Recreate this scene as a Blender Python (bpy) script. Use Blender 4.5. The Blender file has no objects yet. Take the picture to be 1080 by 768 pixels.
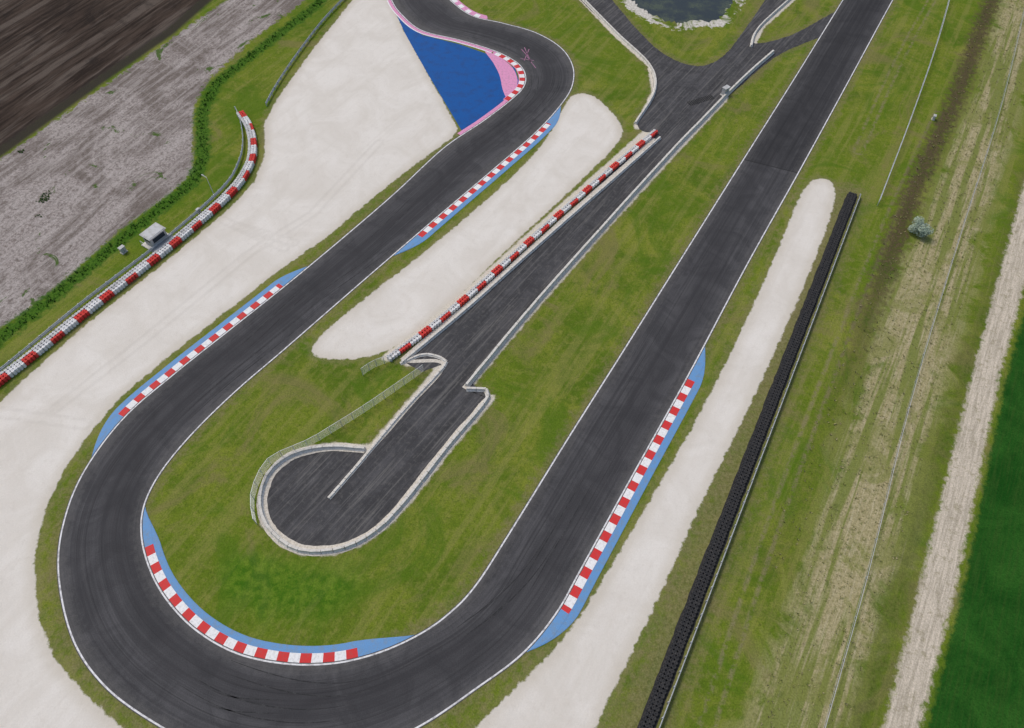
import bpy, math, random
import numpy as np
from mathutils import Vector
random.seed(4); rs=np.random.RandomState(7)
# ------------------------------------------------------------------ survey
H=96.0; F=750.0; DEP=math.radians(55)
sD,cD=math.sin(DEP),math.cos(DEP)
def W(p,z=0.0):
    dx=(p[0]-540)/F; dy=-(p[1]-384)/F
    r=(dx, cD+dy*sD, -sD+dy*cD)
    t=(H-z)/(-r[2]); return np.array([r[0]*t, r[1]*t])
def WP(l): return np.array([W(p) for p in l])
def catmull(P,n=10,closed=False):
    P=np.asarray(P,float); N=len(P); out=[]
    rng=range(N) if closed else range(N-1)
    for i in rng:
        if closed: p0,p1,p2,p3=P[(i-1)%N],P[i],P[(i+1)%N],P[(i+2)%N]
        else:
            p1,p2=P[i],P[i+1]; p0=P[i-1] if i>0 else 2*p1-p2; p3=P[i+2] if i+2<N else 2*p2-p1
        for k in range(n):
            t=k/n
            out.append(0.5*((2*p1)+(-p0+p2)*t+(2*p0-5*p1+4*p2-p3)*t*t+(-p0+3*p1-3*p2+p3)*t**3))
    if not closed: out.append(P[-1])
    return np.array(out)
def resample(P,step):
    P=np.asarray(P); d=np.r_[0,np.cumsum(np.linalg.norm(np.diff(P,axis=0),axis=1))]
    n=max(2,int(round(d[-1]/step))+1); s=np.linspace(0,d[-1],n)
    return np.stack([np.interp(s,d,P[:,k]) for k in range(P.shape[1])],1)
def normals(P):
    T=np.gradient(P,axis=0); T/=np.linalg.norm(T,axis=1)[:,None]+1e-9
    return np.stack([-T[:,1],T[:,0]],1),T
def segdist(X,Y,a,b):
    vx,vy=b[0]-a[0],b[1]-a[1]; L=vx*vx+vy*vy+1e-12
    t=np.clip(((X-a[0])*vx+(Y-a[1])*vy)/L,0,1)
    return (X-a[0]-t*vx)**2+(Y-a[1]-t*vy)**2
def sdf(X,Y,poly):
    d=np.full(X.shape,1e12); ins=np.zeros(X.shape,bool); n=len(poly)
    for i in range(n):
        a=poly[i]; b=poly[(i+1)%n]
        d=np.minimum(d,segdist(X,Y,a,b))
        c=((a[1]>Y)!=(b[1]>Y))
        if c.any():
            xi=(b[0]-a[0])*(Y-a[1])/((b[1]-a[1])+1e-12)+a[0]
            ins^=(c&(X<xi))
    return np.where(ins,1,-1)*np.sqrt(d)
def ldist(X,Y,path):
    d=np.full(X.shape,1e12)
    for i in range(len(path)-1): d=np.minimum(d,segdist(X,Y,path[i],path[i+1]))
    return np.sqrt(d)
# ------------------------------------------------------------------ node helper
class G:
    def __init__(s,name,spec=.06):
        s.m=bpy.data.materials.new(name); s.m.use_nodes=True; s.t=s.m.node_tree
        s.b=s.t.nodes['Principled BSDF']; s.pos=s.t.nodes.new('ShaderNodeNewGeometry').outputs['Position']
        s.b.inputs['Roughness'].default_value=0.9
        s.b.inputs['Specular IOR Level'].default_value=spec
    def put(s,i,v):
        if isinstance(v,bpy.types.NodeSocket): s.t.links.new(v,i)
        elif isinstance(v,(tuple,list)) and len(v)==3 and len(i.default_value)==4: i.default_value=(*v,1)
        else: i.default_value=v
    def M(s,op,a,b=0.0,c=None):
        n=s.t.nodes.new('ShaderNodeMath'); n.operation=op; s.put(n.inputs[0],a); s.put(n.inputs[1],b)
        if c is not None: s.put(n.inputs[2],c)
        return n.outputs[0]
    def mix(s,f,a,b,blend='MIX'):
        n=s.t.nodes.new('ShaderNodeMix'); n.data_type='RGBA'; n.blend_type=blend
        s.put(n.inputs[0],f); s.put(n.inputs[6],a); s.put(n.inputs[7],b); return n.outputs[2]
    def noise(s,scale,detail=4,rough=0.55,vec=None,dist=0.0):
        n=s.t.nodes.new('ShaderNodeTexNoise'); s.put(n.inputs['Vector'],vec if vec is not None else s.pos)
        n.noise_dimensions='2D'
        n.inputs['Scale'].default_value=scale; n.inputs['Detail'].default_value=detail
        n.inputs['Roughness'].default_value=rough; n.inputs['Distortion'].default_value=dist
        return n.outputs[0]
    def white(s,vec):
        n=s.t.nodes.new('ShaderNodeTexWhiteNoise'); n.noise_dimensions='2D'; s.put(n.inputs['Vector'],vec); return n.outputs['Value']
    def rng(s,x,a,b,c=0.0,d=1.0,sm=False):
        n=s.t.nodes.new('ShaderNodeMapRange'); n.clamp=True
        if sm: n.interpolation_type='SMOOTHSTEP'
        for k,v in zip(('Value','From Min','From Max','To Min','To Max'),(x,a,b,c,d)): s.put(n.inputs[k],v)
        return n.outputs[0]
    def attr(s,name):
        n=s.t.nodes.new('ShaderNodeAttribute'); n.attribute_name=name; return n.outputs['Fac']
    def scalec(s,col,f):
        n=s.t.nodes.new('ShaderNodeVectorMath'); n.operation='SCALE'; s.put(n.inputs[0],col); s.put(n.inputs['Scale'],f); return n.outputs[0]
    def dot(s,v,w=None):
        n=s.t.nodes.new('ShaderNodeVectorMath'); n.operation='DOT_PRODUCT'; s.put(n.inputs[0],w if w is not None else s.pos); n.inputs[1].default_value=v; return n.outputs['Value']
    def comb(s,x,y,z=0.0):
        n=s.t.nodes.new('ShaderNodeCombineXYZ'); s.put(n.inputs[0],x); s.put(n.inputs[1],y); s.put(n.inputs[2],z); return n.outputs[0]
    def dirvec(s,d,ka,kl):
        return s.comb(s.M('MULTIPLY',s.dot((-d[1],d[0],0)),ka),s.M('MULTIPLY',s.dot((d[0],d[1],0)),kl))
    def col(s,c): s.put(s.b.inputs['Base Color'],c)
    def bump(s,h,strength=0.5,dist=0.05):
        n=s.t.nodes.new('ShaderNodeBump'); s.put(n.inputs['Height'],h); n.inputs['Strength'].default_value=strength
        n.inputs['Distance'].default_value=dist; s.t.links.new(n.outputs[0],s.b.inputs['Normal'])
    def mask(s,d,w,amp,nz):
        return s.rng(s.M('ADD',d,s.M('MULTIPLY',s.M('SUBTRACT',nz,0.5),amp)),-w,w,sm=True)
def simple(name,c,var=0.25,scale=2.0,rough=0.8,dirt=(0.2,0.18,0.14),dirtamt=0.3,metal=0.0):
    g=G(name,.15); a=g.noise(scale,4,0.65); f=g.rng(g.noise(scale*9,2,.6),0.3,0.7,1-var,1+var*.6)
    c2=g.mix(g.rng(a,0.45,0.75,0,dirtamt),c,dirt); g.col(g.scalec(c2,f))
    g.b.inputs['Roughness'].default_value=rough; g.b.inputs['Metallic'].default_value=metal
    return g.m
# ------------------------------------------------------------------ mesh helper
class MB:
    def __init__(s): s.v=[];s.f=[];s.m=[]
    def add(s,v,f,m=0):
        o=len(s.v); s.v+=[tuple(map(float,p)) for p in v]; s.f+=[tuple(i+o for i in q) for q in f]
        s.m+= m if isinstance(m,list) else [m]*len(f)
    def box(s,c,size,ang=0.0,m=0):
        cx,cy,cz=c; hx,hy,hz=size[0]/2,size[1]/2,size[2]/2; ca,sa=math.cos(ang),math.sin(ang); v=[]
        for z in(-hz,hz):
            for x,y in((-hx,-hy),(hx,-hy),(hx,hy),(-hx,hy)): v.append((cx+x*ca-y*sa,cy+x*sa+y*ca,cz+z))
        s.add(v,[(3,2,1,0),(4,5,6,7),(0,1,5,4),(1,2,6,5),(2,3,7,6),(3,0,4,7)],m)
    def lathe(s,c,prof,seg=10,m=0,caps=True):
        v=[];f=[];a0=random.random()
        for r,z in prof:
            for k in range(seg):
                a=a0+2*math.pi*k/seg; v.append((c[0]+r*math.cos(a),c[1]+r*math.sin(a),c[2]+z))
        for i in range(len(prof)-1):
            for k in range(seg):
                k2=(k+1)%seg; f.append((i*seg+k,i*seg+k2,(i+1)*seg+k2,(i+1)*seg+k))
        if caps: f.append(tuple((len(prof)-1)*seg+k for k in range(seg)))
        s.add(v,f,m)
    def sweep(s,P,prof,m=0,closed=True):
        P=np.asarray(P); Nn,_=normals(P); v=[];f=[];k=len(prof)
        for i in range(len(P)):
            for o,z in prof: v.append((P[i,0]+Nn[i,0]*o,P[i,1]+Nn[i,1]*o,z))
        r=range(k) if closed else range(k-1)
        for i in range(len(P)-1):
            for j in r:
                j2=(j+1)%k; f.append((i*k+j,i*k+j2,(i+1)*k+j2,(i+1)*k+j))
        if closed: f.append(tuple(range(k))); f.append(tuple((len(P)-1)*k+j for j in range(k))[::-1])
        s.add(v,f,m)
    def obj(s,name,mats,smooth=False,parent=None):
        me=bpy.data.meshes.new(name); me.from_pydata(s.v,[],s.f); me.validate(); me.update()
        for m in mats: me.materials.append(m)
        if len(me.polygons)==len(s.m): me.polygons.foreach_set('material_index',s.m)
        if smooth: me.polygons.foreach_set('use_smooth',[True]*len(me.polygons))
        o=bpy.data.objects.new(name,me); bpy.context.scene.collection.objects.link(o)
        if parent: o.parent=parent
        return o
def empty(name):
    e=bpy.data.objects.new(name,None); bpy.context.scene.collection.objects.link(e); return e
# ------------------------------------------------------------------ track layout
ST=[((936,-78),(980,-68)),((888,0),(936,12)),((836,84),(890,97)),((783,168),(843,183)),((727,257),(790,278)),((656,370),(728,395)),
((599,460),(672,496)),((537,560),(616,598)),((500,617),(588,648)),((470,648),(552,691)),((437,670),(503,728)),((395,688),(445,767)),
((350,698),(380,796)),((300,698),(305,808)),((250,687),(228,797)),((208,663),(158,762)),((178,632),(106,722)),((160,600),(74,672)),
((151,565),(60,605)),((154,532),(66,550)),((172,497),(88,496)),((205,457),(130,440)),((250,413),(184,393)),((300,370),(242,347)),
((355,322),(300,301)),((415,270),(358,253)),((465,227),(415,204)),((525,176),(467,156)),((565,141),(508,128)),((590,114),(537,106)),
((604,92),(551,92)),((605,70),(553,79)),((592,50),(545,67)),((565,34),(523,55)),((530,24),(485,43)),((500,17),(445,33)),
((480,4),(424,17)),((469,-10),(412,0)),((460,-40),(403,-30)),((450,-90),(398,-80))]
I=catmull(WP([a for a,b in ST]),12); O=catmull(WP([b for a,b in ST]),12)
C=(I+O)/2; S=np.r_[0,np.cumsum(np.linalg.norm(np.diff(C,axis=0),axis=1))]
A0=W((783,168)); A1=W((599,460)); SD=(A1-A0)/np.linalg.norm(A1-A0)
JS=S[3*12]
track_poly=np.vstack([I[::4],O[::-1][::4]])
# ------------------------------------------------------------------ region polygons
gr1=WP([(408,-70),(411,0),(427,35),(450,76),(483,136),(476,146),(440,172),(395,207),(345,250),(316,270),(288,290),(233,333),(178,376),(128,418),(95,456),(68,495),(47,540),(36,590),(40,650),(58,695),(92,735),(130,770),(200,830),(300,860),(-200,1000),(-500,700),(-300,600),(-100,500),(0,425),(20,405),(90,343),(170,280),(240,222),(268,192),(279,165),(279,130),(292,105),(330,52),(372,0),(405,-70)])
gr2=catmull(WP([(604,101),(622,100),(640,113),(656,135),(648,155),(590,212),(540,258),(490,307),(445,347),(398,374),(350,379),(329,371),(345,348),(400,303),(440,272),(520,205),(570,155),(592,118)]),4,True)
gr3=catmull(WP([(858,190),(874,190),(881,204),(872,240),(845,308),(800,408),(740,530),(690,640),(640,742),(600,830),(540,950),(380,950),(440,830),(500,768),(562,708),(603,662),(640,605),(700,503),(752,410),(800,310),(830,240),(845,205)]),4,True)
soil=WP([(-300,400),(0,168),(100,98),(205,24),(240,0),(330,-90),(420,-90),(322,0),(262,45),(222,82),(205,110),(203,150),(206,180),(180,205),(130,240),(75,290),(30,328),(0,345),(-300,570)])
dark=WP([(-400,430),(0,156),(95,88),(175,33),(213,0),(300,-90),(300,-250),(-900,-250),(-1500,430)])
tan=WP([(1075,-100),(1058,0),(1030,90),(985,200),(948,290),(908,400),(848,600),(790,768),(730,950),(845,950),(895,768),(945,600),(995,400),(1050,200),(1085,60),(1115,-50),(1150,-200)])
droad=WP([(1150,-100),(1120,60),(1080,195),(1027,390),(975,600),(932,768),(895,900),(938,900),(970,768),(1012,600),(1053,400),(1085,285),(1135,120),(1180,-50),(1195,-100)])
field=WP([(1210,-100),(1150,120),(1092,290),(1060,400),(1020,600),(978,768),(945,900),(1800,1000),(3000,-100)])
pond=catmull(WP([(655,-30),(668,2),(690,17),(718,25),(735,21),(755,22),(768,8),(778,-10),(790,-40)]),4,True)
moss=catmull(WP([(250,585),(235,620),(265,650),(320,655),(360,640),(380,610),(350,598),(300,590)]),3,True)
loop=catmull(WP([(470,383),(515,418),(470,470),(428,523),(402,550),(378,568),(350,577),(322,577),(300,567),(285,548),(281,525),(290,500),(312,482),(345,475),(387,477)]),1,True)
corr=WP([(692,138),(765,102),(740,130),(710,161),(640,237),(560,327),(490,410),(515,420),(470,384),(445,392),(422,380),(500,312),(600,224),(660,168)])
junc=catmull(WP([(590,-25),(622,-25),(668,27),(700,57),(735,70),(762,60),(785,32),(807,0),(822,-25),(852,-25),(832,0),(805,27),(795,46),(835,37),(878,14),(905,5),(880,32),(850,45),(815,62),(765,104),(730,125),(690,140),(672,131),(688,98),(684,70),(650,37),(612,0)]),3,True)
sl_wall=[(765,103),(710,161),(640,237),(560,327),(490,410)]
sl_loop=[(517,420),(472,472),(430,526),(404,554),(378,571),(350,580),(320,580),(297,569),(281,550),(277,525),(286,499),(309,480),(345,472),(385,474)]
sl_div=[(428,381),(468,385),(430,430),(390,476),(349,524)]
sl_low=[(690,146),(655,178),(600,226),(550,271),(500,316),(455,353),(424,380)]
sandlines=[WP(sl_wall),WP(sl_loop),WP([(605,-10),(650,37),(687,70),(691,98),(672,134)]),WP(sl_div),WP([(792,50),(803,28),(835,0)]),WP([(688,134),(652,166),(598,214),(548,259),(498,304),(453,342),(408,377)])]
weedline=WP([(360,-30),(335,5),(270,55),(228,88),(213,120),(214,165),(204,192),(137,245),(75,298),(0,357),(-200,520)])
ditch=WP([(1056,-60),(1046,0),(1008,105),(964,200),(925,310),(893,400),(850,510),(815,600)])
dark_band=WP([(1100,120),(1066,250),(1018,395),(955,600),(908,768)])
# ------------------------------------------------------------------ ground grid
def axis(lo,hi,st,far):
    a=list(np.arange(lo,hi+st/2,st)); s=st; x=a[-1]
    while x<far: s*=1.35; x+=s; a.append(x)
    s=st; x=a[0]; pre=[]
    while x>-far: s*=1.35; x-=s; pre.append(x)
    return np.array(pre[::-1]+a)
gx=axis(-145,145,0.55,4000); gy=axis(5,200,0.55,4000)
X,Y=np.meshgrid(gx,gy); nx,ny=len(gx),len(gy); Xf,Yf=X.ravel(),Y.ravel()
me=bpy.data.meshes.new('ground')
co=np.zeros((nx*ny,3)); co[:,0]=Xf; co[:,1]=Yf
idx=np.arange(nx*ny).reshape(ny,nx)
q=np.stack([idx[:-1,:-1],idx[:-1,1:],idx[1:,1:],idx[1:,:-1]],-1).reshape(-1,4)
me.vertices.add(nx*ny); me.vertices.foreach_set('co',co.ravel())
me.loops.add(q.size); me.loops.foreach_set('vertex_index',q.ravel().astype(np.int32))
me.polygons.add(len(q)); me.polygons.foreach_set('loop_start',np.arange(0,q.size,4,dtype=np.int32))
me.update(calc_edges=True); me.validate()
def setattr_(n,a):
    at=me.attributes.new(n,'FLOAT','POINT'); at.data.foreach_set('value',np.asarray(a,np.float32))
gravel=np.maximum.reduce([sdf(Xf,Yf,p) for p in (gr1,gr2,gr3)])
setattr_('gravel',gravel); setattr_('soil',sdf(Xf,Yf,soil)); setattr_('dark',sdf(Xf,Yf,dark)); setattr_('tan',sdf(Xf,Yf,tan))
setattr_('droad',sdf(Xf,Yf,droad)); setattr_('field',sdf(Xf,Yf,field)); setattr_('pond',sdf(Xf,Yf,pond)); setattr_('moss',sdf(Xf,Yf,moss))
trd=np.maximum.reduce([sdf(Xf,Yf,track_poly),sdf(Xf,Yf,loop),sdf(Xf,Yf,corr),sdf(Xf,Yf,junc)])
setattr_('road',trd)
setattr_('sand',-np.minimum.reduce([ldist(Xf,Yf,l) for l in sandlines]))
setattr_('weed',-ldist(Xf,Yf,weedline)); setattr_('ditch',-ldist(Xf,Yf,ditch)); setattr_('dark_band',-ldist(Xf,Yf,dark_band))
BLK=[(896,205),(786,486),(676,768),(649,838)]
setattr_('blk',-ldist(Xf,Yf,WP(BLK)))
trk=[[(60,430),(150,360),(262,268),(330,225),(400,150)],[(-20,432),(90,448)],[(235,232),(300,262)],[(250,238),(310,256)]]
setattr_('tracks',-np.minimum.reduce([np.abs(ldist(Xf,Yf,WP(l))-.8) for l in trk]))
rut=[[(990,120),(935,240),(880,380),(810,570),(745,768),(720,850)],[(1000,-30),(950,60),(905,160)],[(810,170),(745,290),(700,370)]]
setattr_('ruts',-np.minimum.reduce([np.abs(ldist(Xf,Yf,catmull(WP(l),4))-.85) for l in rut]))
ground=bpy.data.objects.new('ground',me); bpy.context.scene.collection.objects.link(ground)
g=G('ground_mat',.03)
nL=g.noise(0.035,3,.6); nM=g.noise(0.13,5,.66,dist=.5); nS=g.noise(0.8,4,.7); nF=g.noise(4.5,3,.75); nE=g.noise(1.9,4,.7)
stre=g.noise(1.0,3,.65,vec=g.dirvec(SD,0.55,0.025)); stre2=g.noise(1.0,4,.7,vec=g.dirvec(SD,2.4,0.14))
nB=g.noise(.06,5,.66,dist=1.)
grass=g.mix(g.rng(nM,.38,.62),(0.082,0.132,0.012),(0.172,0.198,0.026))
grass=g.mix(g.rng(nL,.40,.60,0,.7),grass,(0.115,0.165,0.014))
grass=g.mix(g.rng(nS,.48,.72,0,.45),grass,(0.24,0.225,0.06))
grass=g.mix(g.rng(nE,.50,.68,0,.5),grass,(0.058,0.095,0.010))
grass=g.mix(g.rng(stre,.48,.64,0,.42),grass,(0.225,0.215,0.062))
grass=g.mix(g.rng(nB,.57,.68,0,.55),grass,(0.185,0.155,0.065))
grass=g.mix(g.rng(nB,.46,.36,0,.6),grass,(0.068,0.135,0.009))
mossm=g.mask(g.attr('moss'),2.8,7,nM)
grass=g.mix(g.M('MULTIPLY',mossm,.8),grass,g.mix(g.rng(nS,.38,.62),(0.034,0.115,0.006),(0.10,0.185,0.014)))
road=g.attr('road'); grv=g.attr('gravel')
verge=g.rng(g.M('ADD',road,g.M('MULTIPLY',g.M('SUBTRACT',nS,.5),4.0)),-2.0,-0.1,0,.6,True)
grass=g.mix(verge,grass,g.mix(g.rng(nE,.35,.65),(0.110,0.105,0.035),(0.23,0.195,0.10)))
v2=g.rng(g.M('ADD',grv,g.M('MULTIPLY',g.M('SUBTRACT',nS,.5),4)),-1.8,-0.1,0,.45,True)
grass=g.mix(v2,grass,(0.20,0.18,0.085))
b2=g.rng(g.M('ADD',g.attr('blk'),g.M('MULTIPLY',g.M('SUBTRACT',nS,.5),6)),-5.5,-1.0,0,.65,True)
grass=g.mix(b2,grass,g.mix(g.rng(nE,.35,.65),(0.12,0.105,0.045),(0.23,0.20,0.10)))
grass=g.mix(g.M('MULTIPLY',g.rng(g.attr('ruts'),-.5,-.1,0,.6,True),g.rng(nS,.4,.55)),grass,(0.21,0.18,0.10))
tanc=g.mix(g.rng(nE,.34,.66),(0.38,0.325,0.185),(0.24,0.215,0.10))
tanc=g.mix(g.rng(stre2,.5,.68,0,.6),tanc,(0.47,0.41,0.27))
tanc=g.mix(g.rng(stre,.46,.58,0,.85),tanc,(0.145,0.175,0.035))
tanc=g.mix(g.rng(nM,.50,.62,0,.65),tanc,(0.17,0.185,0.045))
tanc=g.mix(g.rng(nS,.58,.7,0,.6),tanc,(0.085,0.11,0.025))
c=g.mix(g.mask(g.attr('tan'),2.2,12,nM),grass,tanc)
dfade=g.rng(g.dot((0,1,0)),55,95,.15,.95)
c=g.mix(g.M('MULTIPLY',g.M('MULTIPLY',g.rng(g.M('ADD',g.attr('ditch'),g.M('MULTIPLY',g.M('SUBTRACT',nS,.5),6)),-3.2,-.4,0,1,True),dfade),g.rng(nE,.30,.5,.5,1)),c,g.mix(g.rng(nE,.35,.65),(0.035,0.027,0.017),(0.11,0.082,0.045)))  # flat ditch: brown soil with the ditch shadow painted into its colour
c=g.mix(g.M('MULTIPLY',g.mask(g.M('ADD',g.attr('dark_band'),1.2),1.4,7,nS),.5),c,g.mix(g.rng(nE,.35,.65),(0.04,0.05,0.015),(0.13,0.145,0.04)))  # darker green band left of the dirt road
dr=g.mix(g.rng(stre2,.4,.62),(0.56,0.49,0.39),(0.40,0.35,0.27)); dr=g.mix(g.rng(nS,.55,.72,0,.6),dr,(0.21,0.19,0.10)); dr=g.mix(g.rng(nE,.5,.7,0,.35),dr,(0.30,0.26,0.19))
fieldc=g.mix(g.rng(nM,.35,.65),(0.010,0.060,0.007),(0.025,0.098,0.013)); fieldc=g.mix(g.rng(stre2,.45,.7,0,.5),fieldc,(0.040,0.085,0.016)); fieldc=g.mix(g.rng(nE,.5,.68,0,.4),fieldc,(0.008,0.035,0.005))
c=g.mix(g.mask(g.attr('field'),.5,1.8,nS),c,fieldc)
c=g.mix(g.mask(g.attr('droad'),.4,2.2,nS),c,dr)
FD=W((200,12))-W((0,156)); FD/=np.linalg.norm(FD)
fur=g.noise(1.0,4,.72,vec=g.dirvec(FD,.9,0.07)); sheen_nz=g.noise(1.0,4,.7,vec=g.dirvec(FD,.25,0.02))
sc=g.mix(g.rng(nB,.42,.58),(0.175,0.148,0.130),(0.35,0.31,0.285)); sc=g.mix(g.rng(nE,.42,.62,0,.65),sc,(0.12,0.097,0.082))
sc=g.mix(g.rng(fur,.46,.62,0,.5),sc,(0.42,0.38,0.35)); sc=g.mix(g.rng(nS,.55,.68,0,.6),sc,(0.12,0.095,0.08))
sc=g.mix(g.rng(nM,.64,.68,0,.9),sc,(0.05,0.1,0.012))
c=g.mix(g.mask(g.attr('soil'),.4,4,nS),c,sc)
dc=g.mix(g.rng(fur,.38,.65),(0.026,0.019,0.015),(0.066,0.048,0.037)); dc=g.mix(g.rng(sheen_nz,.5,.62,0,.75),dc,(0.115,0.093,0.076))  # ploughed soil; the paler streaks paint its wet sheen into the colour
dc=g.mix(g.rng(nB,.55,.68,0,.5),dc,(0.018,0.015,0.013))
dk=g.mask(g.attr('dark'),.5,1.5,nS)
rim=g.rng(g.M('ABSOLUTE',g.M('ADD',g.attr('dark'),1.0)),0.8,2.4,.95,0.0,True)
c=g.mix(dk,c,dc); c=g.mix(rim,c,(0.036,0.030,0.026))
c=g.mix(g.M('MULTIPLY',g.mask(g.M('ADD',g.attr('weed'),1.6),.7,4.0,nS),.95),c,g.mix(g.rng(nE,.35,.65),(0.02,0.07,0.006),(0.07,0.15,0.016)))
stone=g.mix(g.rng(nE,.35,.65),(0.42,0.39,0.33),(0.62,0.59,0.53))
pb=g.M('MULTIPLY',g.mask(g.M('ADD',g.attr('pond'),2.6),.3,5.5,nS),g.rng(nM,.42,.5)); c=g.mix(pb,c,stone)
c=g.scalec(c,g.rng(nF,.25,.75,.74,1.28))
gc=g.mix(g.rng(nM,.35,.65),(0.64,0.595,0.525),(0.715,0.675,0.61)); gc=g.mix(g.rng(nF,.38,.72,0,.3),gc,(0.53,0.49,0.42))
gc=g.mix(g.rng(stre,.52,.7,0,.3),gc,(0.58,0.535,0.46)); gc=g.mix(g.rng(nS,.56,.7,0,.25),gc,(0.54,0.49,0.42))
gc=g.mix(g.rng(g.attr('tracks'),-.5,-.1,0,.22,True),gc,(0.47,0.43,0.37))
gc=g.mix(g.rng(grv,0.0,2.2,.4,0.0,True),gc,(0.46,0.40,0.30))
c=g.mix(g.mask(grv,.16,1.1,nS),c,gc)
sl=g.mask(g.M('ADD',g.attr('sand'),.8),.25,.9,nS); c=g.mix(sl,c,g.mix(g.rng(nF,.3,.7),(0.48,0.43,0.34),(0.68,0.63,0.54)))
g.col(c)
g.bump(nF,.6,.06)
me.materials.append(g.m)
# ------------------------------------------------------------------ asphalt
def asphalt(name,track=False):
    g=G(name,.12); f=g.noise(7,3,.8); m=g.noise(.2,4,.65,dist=.8); s1=g.noise(1.3,4,.7)
    c=g.mix(g.rng(m,.36,.64),(0.054,0.053,0.055),(0.080,0.078,0.080))
    if track:
        u=g.attr('across'); v=g.attr('along')
        cell=g.white(g.comb(g.M('FLOOR',g.M('MULTIPLY',g.M('ADD',u,8.1),.245)),g.M('FLOOR',g.M('MULTIPLY',v,.031))))
        c=g.scalec(c,g.rng(cell,0,1,.93,1.08))
        st=g.noise(1,3,.65,vec=g.comb(g.M('MULTIPLY',u,.9),g.M('MULTIPLY',v,.015)),dist=.4)
        st2=g.noise(1,3,.75,vec=g.comb(g.M('MULTIPLY',u,3.4),g.M('MULTIPLY',v,.03)))
        c=g.mix(g.rng(st,.42,.62,0,.6),c,(0.040,0.039,0.041))
        c=g.mix(g.rng(st2,.54,.72,0,.35),c,(0.030,0.029,0.030))
        c=g.mix(g.rng(st2,.46,.32,0,.22),c,(0.12,0.116,0.114))
        wob=g.M('MULTIPLY',g.M('SUBTRACT',g.noise(1,1,.5,vec=g.comb(0.0,g.M('MULTIPLY',v,.013))),.5),14.0)
        line=g.rng(g.M('ABSOLUTE',g.M('SUBTRACT',u,wob)),.6,3.6,.5,0,True); c=g.mix(line,c,(0.036,0.035,0.037))
        edge=g.rng(g.M('ADD',g.M('ABSOLUTE',u),g.M('MULTIPLY',s1,3)),5.0,7.6,0,.45,True); c=g.mix(edge,c,(0.135,0.129,0.12))
        for off in (-2.0,2.1):
            j=g.rng(g.M('ABSOLUTE',g.M('ADD',u,off)),.02,.10,.4,0); c=g.mix(j,c,(0.024,0.024,0.024))
        jn=g.rng(g.M('ABSOLUTE',g.M('SUBTRACT',v,JS)),.05,.22,.8,0); old=g.rng(v,JS-.2,JS+.2,.76,1.0)
        c=g.scalec(c,old); c=g.mix(jn,c,(0.022,0.022,0.022))
    else:
        d=W((560,327))-W((710,161)); d/=np.linalg.norm(d)
        st=g.noise(1,4,.7,vec=g.dirvec(d,.7,.05),dist=.5); st3=g.noise(1,4,.65,vec=g.dirvec(d,2.2,.06))
        c=g.mix(g.rng(st,.42,.62,0,.6),c,(0.040,0.039,0.040)); c=g.mix(g.rng(s1,.52,.72,0,.4),c,(0.14,0.134,0.124))
        c=g.mix(g.rng(st3,.54,.70,0,.5),c,(0.18,0.172,0.158)); c=g.mix(g.rng(st3,.44,.34,0,.35),c,(0.033,0.033,0.033))
    c=g.scalec(c,g.rng(f,.25,.75,.78,1.24)); g.col(c); g.b.inputs['Roughness'].default_value=.85; g.bump(f,.3,.01); return g.m
mA=asphalt('track_asphalt',True); mS=asphalt('service_asphalt')
K=12; Nn=len(I); mb=MB(); acr=[];alo=[]
for i in range(Nn):
    w=np.linalg.norm(O[i]-I[i])
    for k in range(K+1):
        t=k/K; p=I[i]*(1-t)+O[i]*t; mb.v.append((p[0],p[1],.03)); acr.append((t-.5)*w); alo.append(S[i])
for i in range(Nn-1):
    for k in range(K): mb.f.append((i*(K+1)+k,i*(K+1)+k+1,(i+1)*(K+1)+k+1,(i+1)*(K+1)+k)); mb.m.append(0)
tr=mb.obj('race_track',[mA])
for n,a in(('across',acr),('along',alo)):
    at=tr.data.attributes.new(n,'FLOAT','POINT'); at.data.foreach_set('value',np.array(a,np.float32))
def sheet(name,poly,z,mat,jit=0.0,step=0.6):
    P=np.vstack([poly,poly[:1]]); P=resample(P,step)[:-1]
    if jit: P=P+rs.normal(0,jit,P.shape)
    m=MB(); m.add([(p[0],p[1],z) for p in P],[tuple(range(len(P)))]); o=m.obj(name,[mat])
    if o.data.polygons[0].normal.z<0: o.data.flip_normals()
    return o
sheet('turnaround_pavement',loop,.008,mS,.05); sheet('service_road',corr,.014,mS,.05); sheet('junction_road',junc,.02,mS,.05)
# ------------------------------------------------------------------ paints
white=simple('white_paint',(.80,.79,.77),.1,3,.6,(.4,.38,.36),.5); red=simple('red_paint',(.60,.035,.035),.12,2,.6,(.3,.1,.09),.4)
wline=simple('line_paint',(.74,.73,.72),.2,1.5,.6,(.2,.19,.19),.8)
lblue=simple('light_blue_paint',(.13,.29,.53),.12,1.2,.6,(.19,.25,.31),.7); blue=simple('blue_paint',(.003,.082,.30),.1,.5,.6,(.012,.058,.2),.8)
pink=simple('pink_paint',(.70,.29,.47),.1,2,.6,(.3,.2,.24),.5); rubber=simple('tyre_rubber',(.030,.030,.031),.3,2,.75,(.075,.07,.065),.6)
faintpink=simple('worn_pink_paint',(.36,.16,.26),.2,3,.6,(.1,.09,.09),.9)
conc=simple('concrete',(.64,.61,.55),.12,1.5,.9,(.38,.34,.27),.6); steel=simple('galvanised_steel',(.50,.52,.53),.1,2,.45,(.3,.27,.22),.4,.2)
grey=simple('grey_tyre_paint',(.58,.57,.55),.12,1.2,.7,(.30,.29,.27),.7); rtyre=simple('red_tyre_paint',(.62,.05,.04),.12,1.2,.7,(.34,.08,.06),.5)
wtyre=simple('white_tyre_paint',(.74,.73,.71),.1,1.2,.7,(.40,.39,.37),.6)
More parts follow.
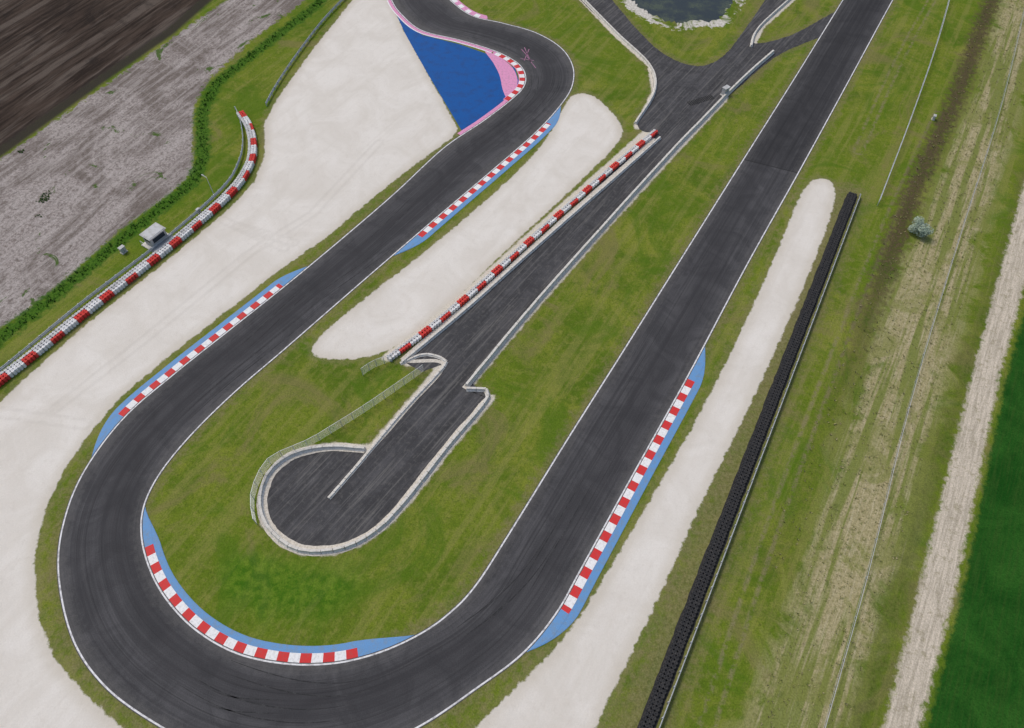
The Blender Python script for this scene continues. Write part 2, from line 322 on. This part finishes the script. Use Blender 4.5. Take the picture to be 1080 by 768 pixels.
dsteel=simple('dark_steel',(.06,.06,.065),.2,2,.5); wallm=simple('hut_wall',(.42,.42,.41),.1,1,.7); roofm=simple('hut_roof',(.50,.50,.49),.12,1,.6,(.28,.26,.22),.6); glass=simple('window_glass',(.03,.04,.05),.1,2,.1,(.05,.05,.05),.1)
def near(E,p): return int(np.argmin(np.linalg.norm(E-W(p),axis=1)))
def sub(E,Fc,p0,p1,step):
    a,b=near(E,p0),near(E,p1)
    if a>b: a,b=b,a
    P=resample(E[a:b+1],step); N_,T_=normals(P)
    mid=E[(a+b)//2]-Fc[(a+b)//2]
    j=len(P)//2
    if np.dot(N_[j],mid)<0: N_=-N_
    return P,N_
def kerb(name,E,Fc,p0,p1,r0,r1,wr,wb,mats,block=1.6):
    P,N_=sub(E,Fc,p0,p1,block/4); n=len(P)
    i0=int(np.argmin(np.linalg.norm(P-W(r0),axis=1))); i1=int(np.argmin(np.linalg.norm(P-W(r1),axis=1)))
    if i0>i1:i0,i1=i1,i0
    m=MB(); v=[];f=[];mm=[]
    L0=max(1,i0); L1=max(1,n-1-i1)
    for i in range(n):
        def ease(x): return math.sin(min(1,max(0,x))*math.pi/2)
        t=min(ease((i)/(L0*1.15)),ease((n-1-i)/(L1*1.15)))
        t=max(t,.02)
        offs=[(0,.031),(.02,.045),(wr*min(1,t*1.6),.075),(wr*min(1,t*1.6)+.001,.06),((wr+wb)*max(t,.02) if t<.99 else wr+wb,.05),((wr+wb)*t+.02,0.0)]
        if offs[4][0]<offs[3][0]+.01: offs[2]=((wr+wb)*t*.6,.06); offs[3]=((wr+wb)*t*.62,.058)
        for o,z in offs: p=P[i]+N_[i]*o; v.append((p[0],p[1],z))
    for i in range(n-1):
        rw=i0<=i<i1; cidx=((i-i0)//4)%2
        for j in range(5):
            f.append((i*6+j,i*6+j+1,(i+1)*6+j+1,(i+1)*6+j)); mm.append((cidx if rw else 2) if j<2 else 2)
    m.add(v,f,mm); return m.obj(name,mats)
RW=[red,white,lblue]
kerb('track_kerb',O,I,(557,686),(742,369),(592,642),(724,398),1.2,1.1,RW,1.5)
kerb('track_kerb',I,O,(154,534),(436,670),(151,578),(377,692),1.15,.9,RW,1.5)
kerb('track_kerb',O,I,(98,480),(323,282),(130,440),(298,302),1.1,1.0,RW,1.5)
kerb('track_kerb',I,O,(417,269),(591,113),(442,248),(577,130),1.15,.95,RW,1.5)
kerb('track_kerb',O,I,(520,54),(533,110),(524,55),(536,107),1.2,.15,[red,white,pink],1.4)
kerb('track_kerb',I,O,(469,-8),(515,21),(470,-5),(511,20),1.2,.4,[pink,white,pink],1.6)
def strip(m,E,Fc,p0,p1,o0,o1,z,mi=0):
    P,N_=sub(E,Fc,p0,p1,.8); a=P+N_*o0; b=P+N_*o1; v=[];f=[]
    for i in range(len(P)): v+= [(a[i,0],a[i,1],z),(b[i,0],b[i,1],z)]
    for i in range(len(P)-1): f.append((2*i,2*i+1,2*i+3,2*i+2))
    m.add(v,f,mi)
def full(m,E,Fc,o0,o1,z):
    N_,_=normals(E); sg=np.sign(np.sum(N_*(E-Fc),axis=1))[:,None]; N_=N_*sg; a=E+N_*o0; b=E+N_*o1; v=[];f=[]
    for i in range(len(E)): v+= [(a[i,0],a[i,1],z),(b[i,0],b[i,1],z)]
    for i in range(len(E)-1): f.append((2*i,2*i+1,2*i+3,2*i+2))
    m.add(v,f,0)
m=MB(); full(m,I,O,-.33,-.12,.037); full(m,O,I,-.33,-.12,.037); m.obj('track_edge_line',[wline])
m=MB(); strip(m,O,I,(540,103),(486,143),.0,.9,.034); strip(m,O,I,(412,0),(520,53),.0,.75,.034); m.obj('pink_runoff_strip',[pink])
m=MB(); strip(m,O,I,(412,0),(520,53),.76,1.05,.034); m.obj('white_runoff_line',[white])
sheet('blue_runoff_pavement',WP([(404,-60),(411,0),(427,35),(450,76),(487,138),(508,126),(535,104),(548,88),(543,72),(522,60),(485,47),(445,37),(424,20),(412,0),(404,-40)]),.022,blue)
sheet('pink_runoff_pavement',catmull(WP([(511,53),(520,66),(527,80),(530,94),(535,104),(541,99),(546,86),(541,72),(529,62)]),3,True),.028,pink)
m=MB()
for a,b in(((550,52),(557,60)),((553,50),(560,66)),((558,52),(553,64)),((556,60),(565,72)),((549,62),(563,64))):
    p,q=W(a),W(b); P=np.array([p,q]); m.sweep(P,[(-.1,.034),(.1,.034)],0,False)
m.obj('pink_track_marking',[faintpink])
skm=simple('skid_rubber',(.026,.026,.027),.3,.6,.7,(.07,.07,.07),.95)
m=MB()
for k in range(16):
    s0=rs.randint(60,400); ln=rs.randint(14,40); u0=rs.uniform(.2,.8); u1=u0+rs.uniform(-.18,.18); i=np.arange(s0,min(s0+ln,Nn-2))
    t=(i-i[0])/max(1,len(i)-1); tt=np.clip(u0+(u1-u0)*t*t*(3-2*t),.1,.86)[:,None]; P=I[i]*(1-tt)+O[i]*tt
    for dd in(0,1.5):
        N_,_=normals(P); w_=.07*np.sin(np.pi*np.clip(t,.02,.98))[:,None]**.5
        if np.dot(N_[0],O[i[0]]-I[i[0]])*(1 if tt[0]<.5 else -1)<0: N_=-N_
        a=P+N_*(dd)-N_*w_; b=P+N_*dd+N_*w_; v=[];f=[]
        for j in range(len(P)): v+=[(a[j,0],a[j,1],.034),(b[j,0],b[j,1],.034)]
        for j in range(len(P)-1): f.append((2*j,2*j+1,2*j+3,2*j+2))
        m.add(v,f)
m.obj('skid_mark',[skm])
wg=G('pond_water',.5); wg.b.inputs['Roughness'].default_value=.12; wg.bump(wg.noise(3,3,.6),.15,.02)
wg.col(wg.mix(wg.rng(wg.noise(.15,5,.7),.45,.6),(0.014,0.018,0.011),(0.045,0.055,0.02)))
sheet('pond_water',pond,.006,wg.m,.35)
sg_=G('sand_drift_mat'); n1=sg_.noise(3,4,.7); sg_.col(sg_.mix(sg_.rng(n1,.35,.65),(.66,.61,.53),(.46,.42,.35))); sandm=sg_.m
def drift(px,off,w,side):
    P=resample(catmull(WP(px),6),.5); N_,_=normals(P); k=len(P)
    ns=np.convolve(rs.rand(k+12),np.ones(7)/7,'same')[:k]
    a=P+N_*(off*side); b=P+N_*((off+w*(.55+ns*.5))[:,None]*side); v=[];f=[]
    for i in range(k): v+=[(a[i,0],a[i,1],.026),(b[i,0],b[i,1],.026)]
    for i in range(k-1): f.append((2*i,2*i+1,2*i+3,2*i+2))
    return v,f
m=MB()
for px,off,w,side in((sl_wall,.0,.65,1),(sl_wall,.0,.65,-1),(sl_loop,0,.9,-1),(sl_loop,0,.9,1),(sl_div,0,.4,1),(sl_div,0,.4,-1),(sl_low,0,.5,1),(sl_low,0,.5,-1)):
    v,f=drift(px,off,w,side); m.add(v,f)
m.obj('sand_drift',[sandm])
# ------------------------------------------------------------------ barriers
def dense(px,step,cat=True):
    P=WP(px)
    if cat: P=catmull(P,8)
    return resample(P,step)
def tprof(n,r=.31):
    t=[]
    for k in range(n): t+= [(r-.03,.23*k),(r,.23*k+.06),(r,.23*k+.17)]
    return t+[(r-.05,.23*n),(.12,.23*n-.01),(.10,.23*n-.05)]
def tyre_barrier(name,px,rows,side,pat,mats,step=.58,n=4,back=None,cat=True,rowsp=.56):
    P=dense(px,step,cat); N_,_=normals(P); m=MB(); tp=tprof(n)
    for i in range(len(P)):
        for r in range(rows):
            p=P[i]+N_[i]*(side*r*rowsp)+rs.normal(0,.015,2)
            mi=pat(i) if r==0 else back(i,r)
            m.lathe((p[0],p[1],0),tp,9,mi)
    return m.obj(name,mats,True)
TM=[rtyre,wtyre,grey,rubber]
def pl(i):
    return 0 if i%9<4 else 1
LB=[(257,121),(266,135),(270,155),(266,177),(245,207),(185,260),(100,327),(35,380),(0,407),(-60,455)]
tyre_barrier('tyre_barrier',LB,3,-1,pl,TM,back=lambda i,r:(pl(i) if r==1 and (i//9)%3!=1 else 2))
tyre_barrier('tyre_barrier',[(692,141),(655,172),(600,220),(550,265),(500,310),(455,348),(412,380)],2,-1,lambda i:0 if i%8<4 else 1,TM,back=lambda i,r:0 if i%8<4 and (i//8)%2 else 2,n=3)
tyre_barrier('tyre_barrier',BLK,3,1,lambda i:3,[rubber]*4,.56,2,lambda i,r:3,False,.5)
bm=MB(); Pb=dense(BLK,1.0,False); Nb,_=normals(Pb); k=len(Pb); v=[];f=[]
for i in range(k):
    a=Pb[i]-Nb[i]*(.42+rs.rand()*.15); b=Pb[i]+Nb[i]*(1.5+rs.rand()*.15); v+=[(a[0],a[1],.012),(b[0],b[1],.012)]
for i in range(k-1): f.append((2*i,2*i+1,2*i+3,2*i+2))
bm.add(v,f); bm.obj('rubber_ground_mat',[rubber])
def guardrail(name,px,off=0.0,h=.75,cat=True):
    P=dense(px,1.0,cat); N_,T_=normals(P); P=P+N_*off; m=MB()
    for z0 in [h-.15,h-.5]:
        m.sweep(P,[(0,z0-.15),(.06,z0-.1),(.0,z0),(.06,z0+.1),(0,z0+.15),(-.02,z0+.15),(.03,z0+.1),(-.03,z0),(.03,z0-.1),(-.02,z0-.15)])
    for i in range(0,len(P),2): m.box((P[i,0]-N_[i,0]*.1,P[i,1]-N_[i,1]*.1,h/2),(.12,.12,h),math.atan2(T_[i,1],T_[i,0]))
    return m.obj(name,[steel])
def wall(name,px,h=.85,cat=True,L=3.0,tw=1.0):
    P=dense(px,L,cat); m=MB()
    for i in range(len(P)-1):
        a,b=P[i],P[i+1]; d=(b-a)/np.linalg.norm(b-a); a=a+d*.03; b=b-d*.03+rs.normal(0,.015,2)
        m.sweep(np.array([a,b]),[(-.32*tw,0),(-.32*tw,.08),(-.2*tw,h*.35),(-.15*tw,h),(.15*tw,h),(.2*tw,h*.35),(.32*tw,.08),(.32*tw,0)])
    return m.obj(name,[conc])
def fence(name,px,h=1.8,post=3.0,mat=None,cat=True,nw=7):
    P=dense(px,post,cat); m=MB()
    for p in P: m.lathe((p[0],p[1],0),[(.05,0),(.05,h)],6)
    for z in np.linspace(.2,h-.05,nw): m.sweep(P,[(-.012,z-.012),(.012,z-.012),(.012,z+.012),(-.012,z+.012)])
    m.sweep(P,[(-.03,h-.05),(.03,h-.05),(.03,h),(-.03,h)])
    return m.obj(name,[mat or steel])
guardrail('guardrail',BLK,1.9,.9,False)
guardrail('guardrail',[(281,112),(292,92),(312,62),(340,25),(368,-5)],0,.9)
guardrail('guardrail',[(249,116),(254,128),(257,150),(253,172),(236,200),(178,252),(90,320),(26,373),(-10,402)],0,.9)
wall('concrete_barrier',[(815,56),(792,76),(768,99),(740,128),(709,160),(640,236),(560,326),(492,408)],.8,tw=1.3)
wall('concrete_barrier',[(492,411),(516,417),(472,472),(430,526),(404,554),(378,572),(350,581),(318,581),(296,570),(279,549),(275,525),(284,499),(308,480),(345,472),(385,474)],.6,True,1.6,1.2)
wall('concrete_barrier',[(422,384),(448,374),(470,381),(464,392),(425,434),(385,482),(347,526)],.3,True,1.2)
wall('concrete_barrier',[(607,-8),(650,36),(685,70),(690,97),(670,131)],.6,True,1.8,1.2)
wall('concrete_barrier',[(792,50),(796,36),(808,22),(835,-2)],.6,True,1.6)
wall('concrete_barrier',[(696,146),(660,178),(604,227),(553,272),(503,317),(458,355),(424,383)],.5,tw=1.1)
fence('catch_fence',[(447,392),(420,411),(385,435),(350,457),(328,470),(290,487),(276,505),(268,530),(271,553)],2.0,2.0)
fence('catch_fence',[(414,381),(395,388),(383,396)],2.0,1.5)
fence('wire_fence',[(1003,-10),(986,50),(960,125),(925,217)],1.6,3.5)
fence('wire_fence',[(1095,-60),(1058,100),(1008,260),(960,420),(915,600),(868,768),(845,850)],.9,6,steel,True,2)
blkm=simple('drain_iron',(.015,.015,.016),.3,3,.6)
m=MB(); p0,p1=W((726,110)),W((752,102)); d=(p1-p0); L=np.linalg.norm(d); ang=math.atan2(d[1],d[0])
for k in range(14):
    q=p0+d*(k+.5)/14; m.box((q[0],q[1],.05),(L/14*.6,1.6,.03),ang)
m.obj('drain_grate',[blkm])
# ------------------------------------------------------------------ small structures
def hut(px,ang):
    e=empty('marshal_post'); c=W(px); ca,sa=math.cos(ang),math.sin(ang)
    def L(x,y): return (c[0]+x*ca-y*sa,c[1]+x*sa+y*ca)
    m=MB(); m.box((*c,.12),(4.8,3.6,.24),ang); m.obj('base_slab',[conc],parent=e)
    m=MB(); m.box((*c,1.4),(3.4,2.3,2.3),ang); m.obj('walls',[wallm],parent=e)
    m=MB(); m.box((*c,2.62),(3.9,2.8,.12),ang); m.box((*L(0,.0),2.72),(3.5,2.4,.08),ang); m.obj('roof',[roofm],parent=e)
    m=MB(); m.box((*L(0,-1.17),1.75),(2.6,.05,.9),ang); m.box((*L(-1.72,0),1.75),(.05,1.4,.8),ang); m.obj('window',[glass],parent=e)
    m=MB(); m.box((*L(1.72,.2),1.25),(.05,.85,1.9),ang); m.obj('door',[dsteel],parent=e)
    m=MB()
    for x in(-2.3,2.3):
        for y in (-1.7,1.7): m.box((*L(x,y),.7),(.06,.06,1.1),ang)
    m.box((*L(0,-1.7),1.22),(4.66,.06,.06),ang); m.box((*L(-2.3,0),1.22),(.06,3.46,.06),ang); m.obj('railing',[steel],parent=e)
hd=W((185,260))-W((100,327)); hang=math.atan2(hd[1],hd[0])
hut((167,255),hang)
def cabinet(px,s=1.0,ang=0):
    c=W(px); m=MB(); m.box((c[0],c[1],.1*s),(1.3*s,.9*s,.2*s),ang,1); m.box((c[0],c[1],.8*s),(1.1*s,.7*s,1.2*s),ang)
    m.box((c[0],c[1],1.44*s),(1.25*s,.85*s,.08*s),ang); m.box((c[0]+.38*s*math.sin(ang),c[1]-.38*s*math.cos(ang),.8*s),(.03*s,.03,1.1*s),ang,2)
    m.obj('utility_cabinet',[roofm,conc,dsteel])
cabinet((131,266),.9,hang); cabinet((764,100),1.3,.7); cabinet((984,126),.7,1.1); cabinet((210,224),.6,hang)
def lamp(px,h=5.0,ang=0):
    e=empty('street_lamp'); c=W(px); m=MB(); m.lathe((*c,0),[(.16,0),(.16,.3),(.08,.32),(.05,h)],10); m.obj('pole',[steel],parent=e)
    m=MB(); m.box((c[0]+.5*math.cos(ang),c[1]+.5*math.sin(ang),h-.04),(1.0,.07,.07),ang); m.obj('arm',[steel],parent=e)
    m=MB(); m.box((c[0]+1.1*math.cos(ang),c[1]+1.1*math.sin(ang),h-.04),(.6,.25,.12),ang); m.obj('lamp_head',[wallm],parent=e)
lamp((226,206),4.5,2.5)
# ------------------------------------------------------------------ vegetation
lg=G('shrub_leaf'); n1=lg.noise(2.5,3,.6); lg.col(lg.mix(lg.rng(n1,.35,.65),(.28,.35,.26),(.52,.60,.48)))
bark=simple('bark',(.09,.07,.05))
def shrub(px,R=1.8,h=2.2,n=5000,name='shrub'):
    e=empty(name); c=W(px); m=MB()
    for k in range(9):
        a=k*.7; tip=(c[0]+math.cos(a)*R*.7,c[1]+math.sin(a)*R*.7,h*.75)
        for t in range(4):
            p=[c[j]+(tip[j]-c[j])*(t/4) for j in(0,1)]+[tip[2]*t/4]
            m.lathe(tuple(p),[(.05-.01*t,0),(.045-.01*t,h*.19)],5)
    m.obj('stems',[bark],parent=e); m=MB()
    cl=[(rs.uniform(0,6.28),rs.uniform(.1,.75)*R,rs.uniform(.35,.85)*h,rs.uniform(.3,.6)*R*.8) for _ in range(22)]
    for k in range(n):
        a,r,z,q=cl[rs.randint(len(cl))]; d=rs.normal(0,1,3); d/=np.linalg.norm(d); d*=q*rs.uniform(.6,1)**.5
        p=np.array([c[0]+math.cos(a)*r+d[0],c[1]+math.sin(a)*r+d[1],max(.05,z+d[2]*.8)])
        u=rs.normal(0,1,3); u[2]*=.4; u/=np.linalg.norm(u); v=np.cross(u,rs.normal(0,1,3)); v/=np.linalg.norm(v)+1e-6; s=rs.uniform(.08,.16)
        m.add([p-u*s,p+v*s*.5,p+u*s,p-v*s*.5],[(0,1,2,3)])
    m.obj('leaves',[lg.m],parent=e)
shrub((968,246),2.1,2.4)
def tufts(name,poly,dens,hh,mat,maxn=22000):
    lo,hi=poly.min(0),poly.max(0); lo=np.maximum(lo,(-150,8)); hi=np.minimum(hi,(150,210))
    n=int(min((hi-lo).prod()*dens,maxn*4)); P=rs.uniform(lo,hi,(n,2)); ok=sdf(P[:,0],P[:,1],poly)>.2
    P=P[ok][:maxn]; nb=5; k=len(P)
    a=rs.uniform(0,6.28,(k,nb)); h=rs.uniform(.5,1,(k,nb))*hh*rs.uniform(.4,1.2,(k,1)); sp=rs.uniform(.2,.9,(k,nb))*h; w=.05+h*.1
    bx=P[:,0:1]+np.cos(a)*.06; by=P[:,1:2]+np.sin(a)*.06
    V=np.zeros((k,nb,3,3)); V[:,:,0,0]=bx-np.sin(a)*w; V[:,:,0,1]=by+np.cos(a)*w
    V[:,:,1,0]=bx+np.sin(a)*w; V[:,:,1,1]=by-np.cos(a)*w
    V[:,:,2,0]=bx+np.cos(a)*sp; V[:,:,2,1]=by+np.sin(a)*sp; V[:,:,2,2]=h
    V=V.reshape(-1,3); me=bpy.data.meshes.new(name); me.from_pydata(V.tolist(),[],np.arange(len(V)).reshape(-1,3).tolist()); me.materials.append(mat)
    o=bpy.data.objects.new(name,me); bpy.context.scene.collection.objects.link(o)
def leafmat(name,a,b,sc=.5):
    g=G(name); g.col(g.scalec(g.mix(g.rng(g.noise(sc,3,.65),.38,.62),a,b),g.rng(g.noise(4,2,.6),.3,.7,.8,1.2))); return g.m
dry=leafmat('dry_grass',(.38,.33,.19),(.21,.21,.075)); grn=leafmat('green_grass',(.04,.11,.012),(.10,.18,.03))
tufts('dry_grass',tan,1.0,.26,dry,maxn=10000)
def band(path,w):
    N_,_=normals(path); return np.vstack([path+N_*w,(path-N_*w)[::-1]])
tufts('weeds',band(resample(weedline,3),1.3),6,.5,grn,maxn=5000)
tufts('ditch_grass',band(resample(ditch,4),2.2),1.0,.35,dry,maxn=2000)
for p,r in(((48,207),1.6),((22,160),1.1),((42,228),1.0),((44,212),1.2)):
    c=W(p); th=np.linspace(0,6.28,10)[:-1]; tufts('weeds',np.stack([c[0]+r*np.cos(th)*(.6+.6*rs.rand(9)),c[1]+r*np.sin(th)*(.6+.6*rs.rand(9))],1),14,.3,grn)
# ------------------------------------------------------------------ light, sky, camera
el,az=math.radians(56),math.radians(-50)
w=bpy.data.worlds.new('World'); bpy.context.scene.world=w; w.use_nodes=True; nt=w.node_tree
sky=nt.nodes.new('ShaderNodeTexSky'); sky.sky_type='NISHITA'; sky.sun_disc=False; sky.sun_elevation=el; sky.sun_rotation=az; sky.air_density=1.0; sky.dust_density=3.0
nt.links.new(sky.outputs[0],nt.nodes['Background'].inputs[0]); nt.nodes['Background'].inputs[1].default_value=.145
l=bpy.data.lights.new('sun','SUN'); l.energy=1.5; l.angle=math.radians(14); l.color=(1,.95,.86)
lo=bpy.data.objects.new('sun',l); bpy.context.scene.collection.objects.link(lo)
dv=Vector((math.sin(az)*math.cos(el),math.cos(az)*math.cos(el),math.sin(el))); lo.rotation_euler=dv.to_track_quat('Z','Y').to_euler(); lo.location=(0,0,60)
cam=bpy.data.cameras.new('camera'); cam.sensor_width=36; cam.lens=F/1080*36; cam.clip_end=8000
co_=bpy.data.objects.new('camera',cam); co_.location=(0,0,H); co_.rotation_euler=(math.pi/2-DEP,0,0)
bpy.context.scene.collection.objects.link(co_); bpy.context.scene.camera=co_
sc_=bpy.context.scene; sc_.view_settings.view_transform='Standard'; sc_.view_settings.look='None'; sc_.view_settings.exposure=0
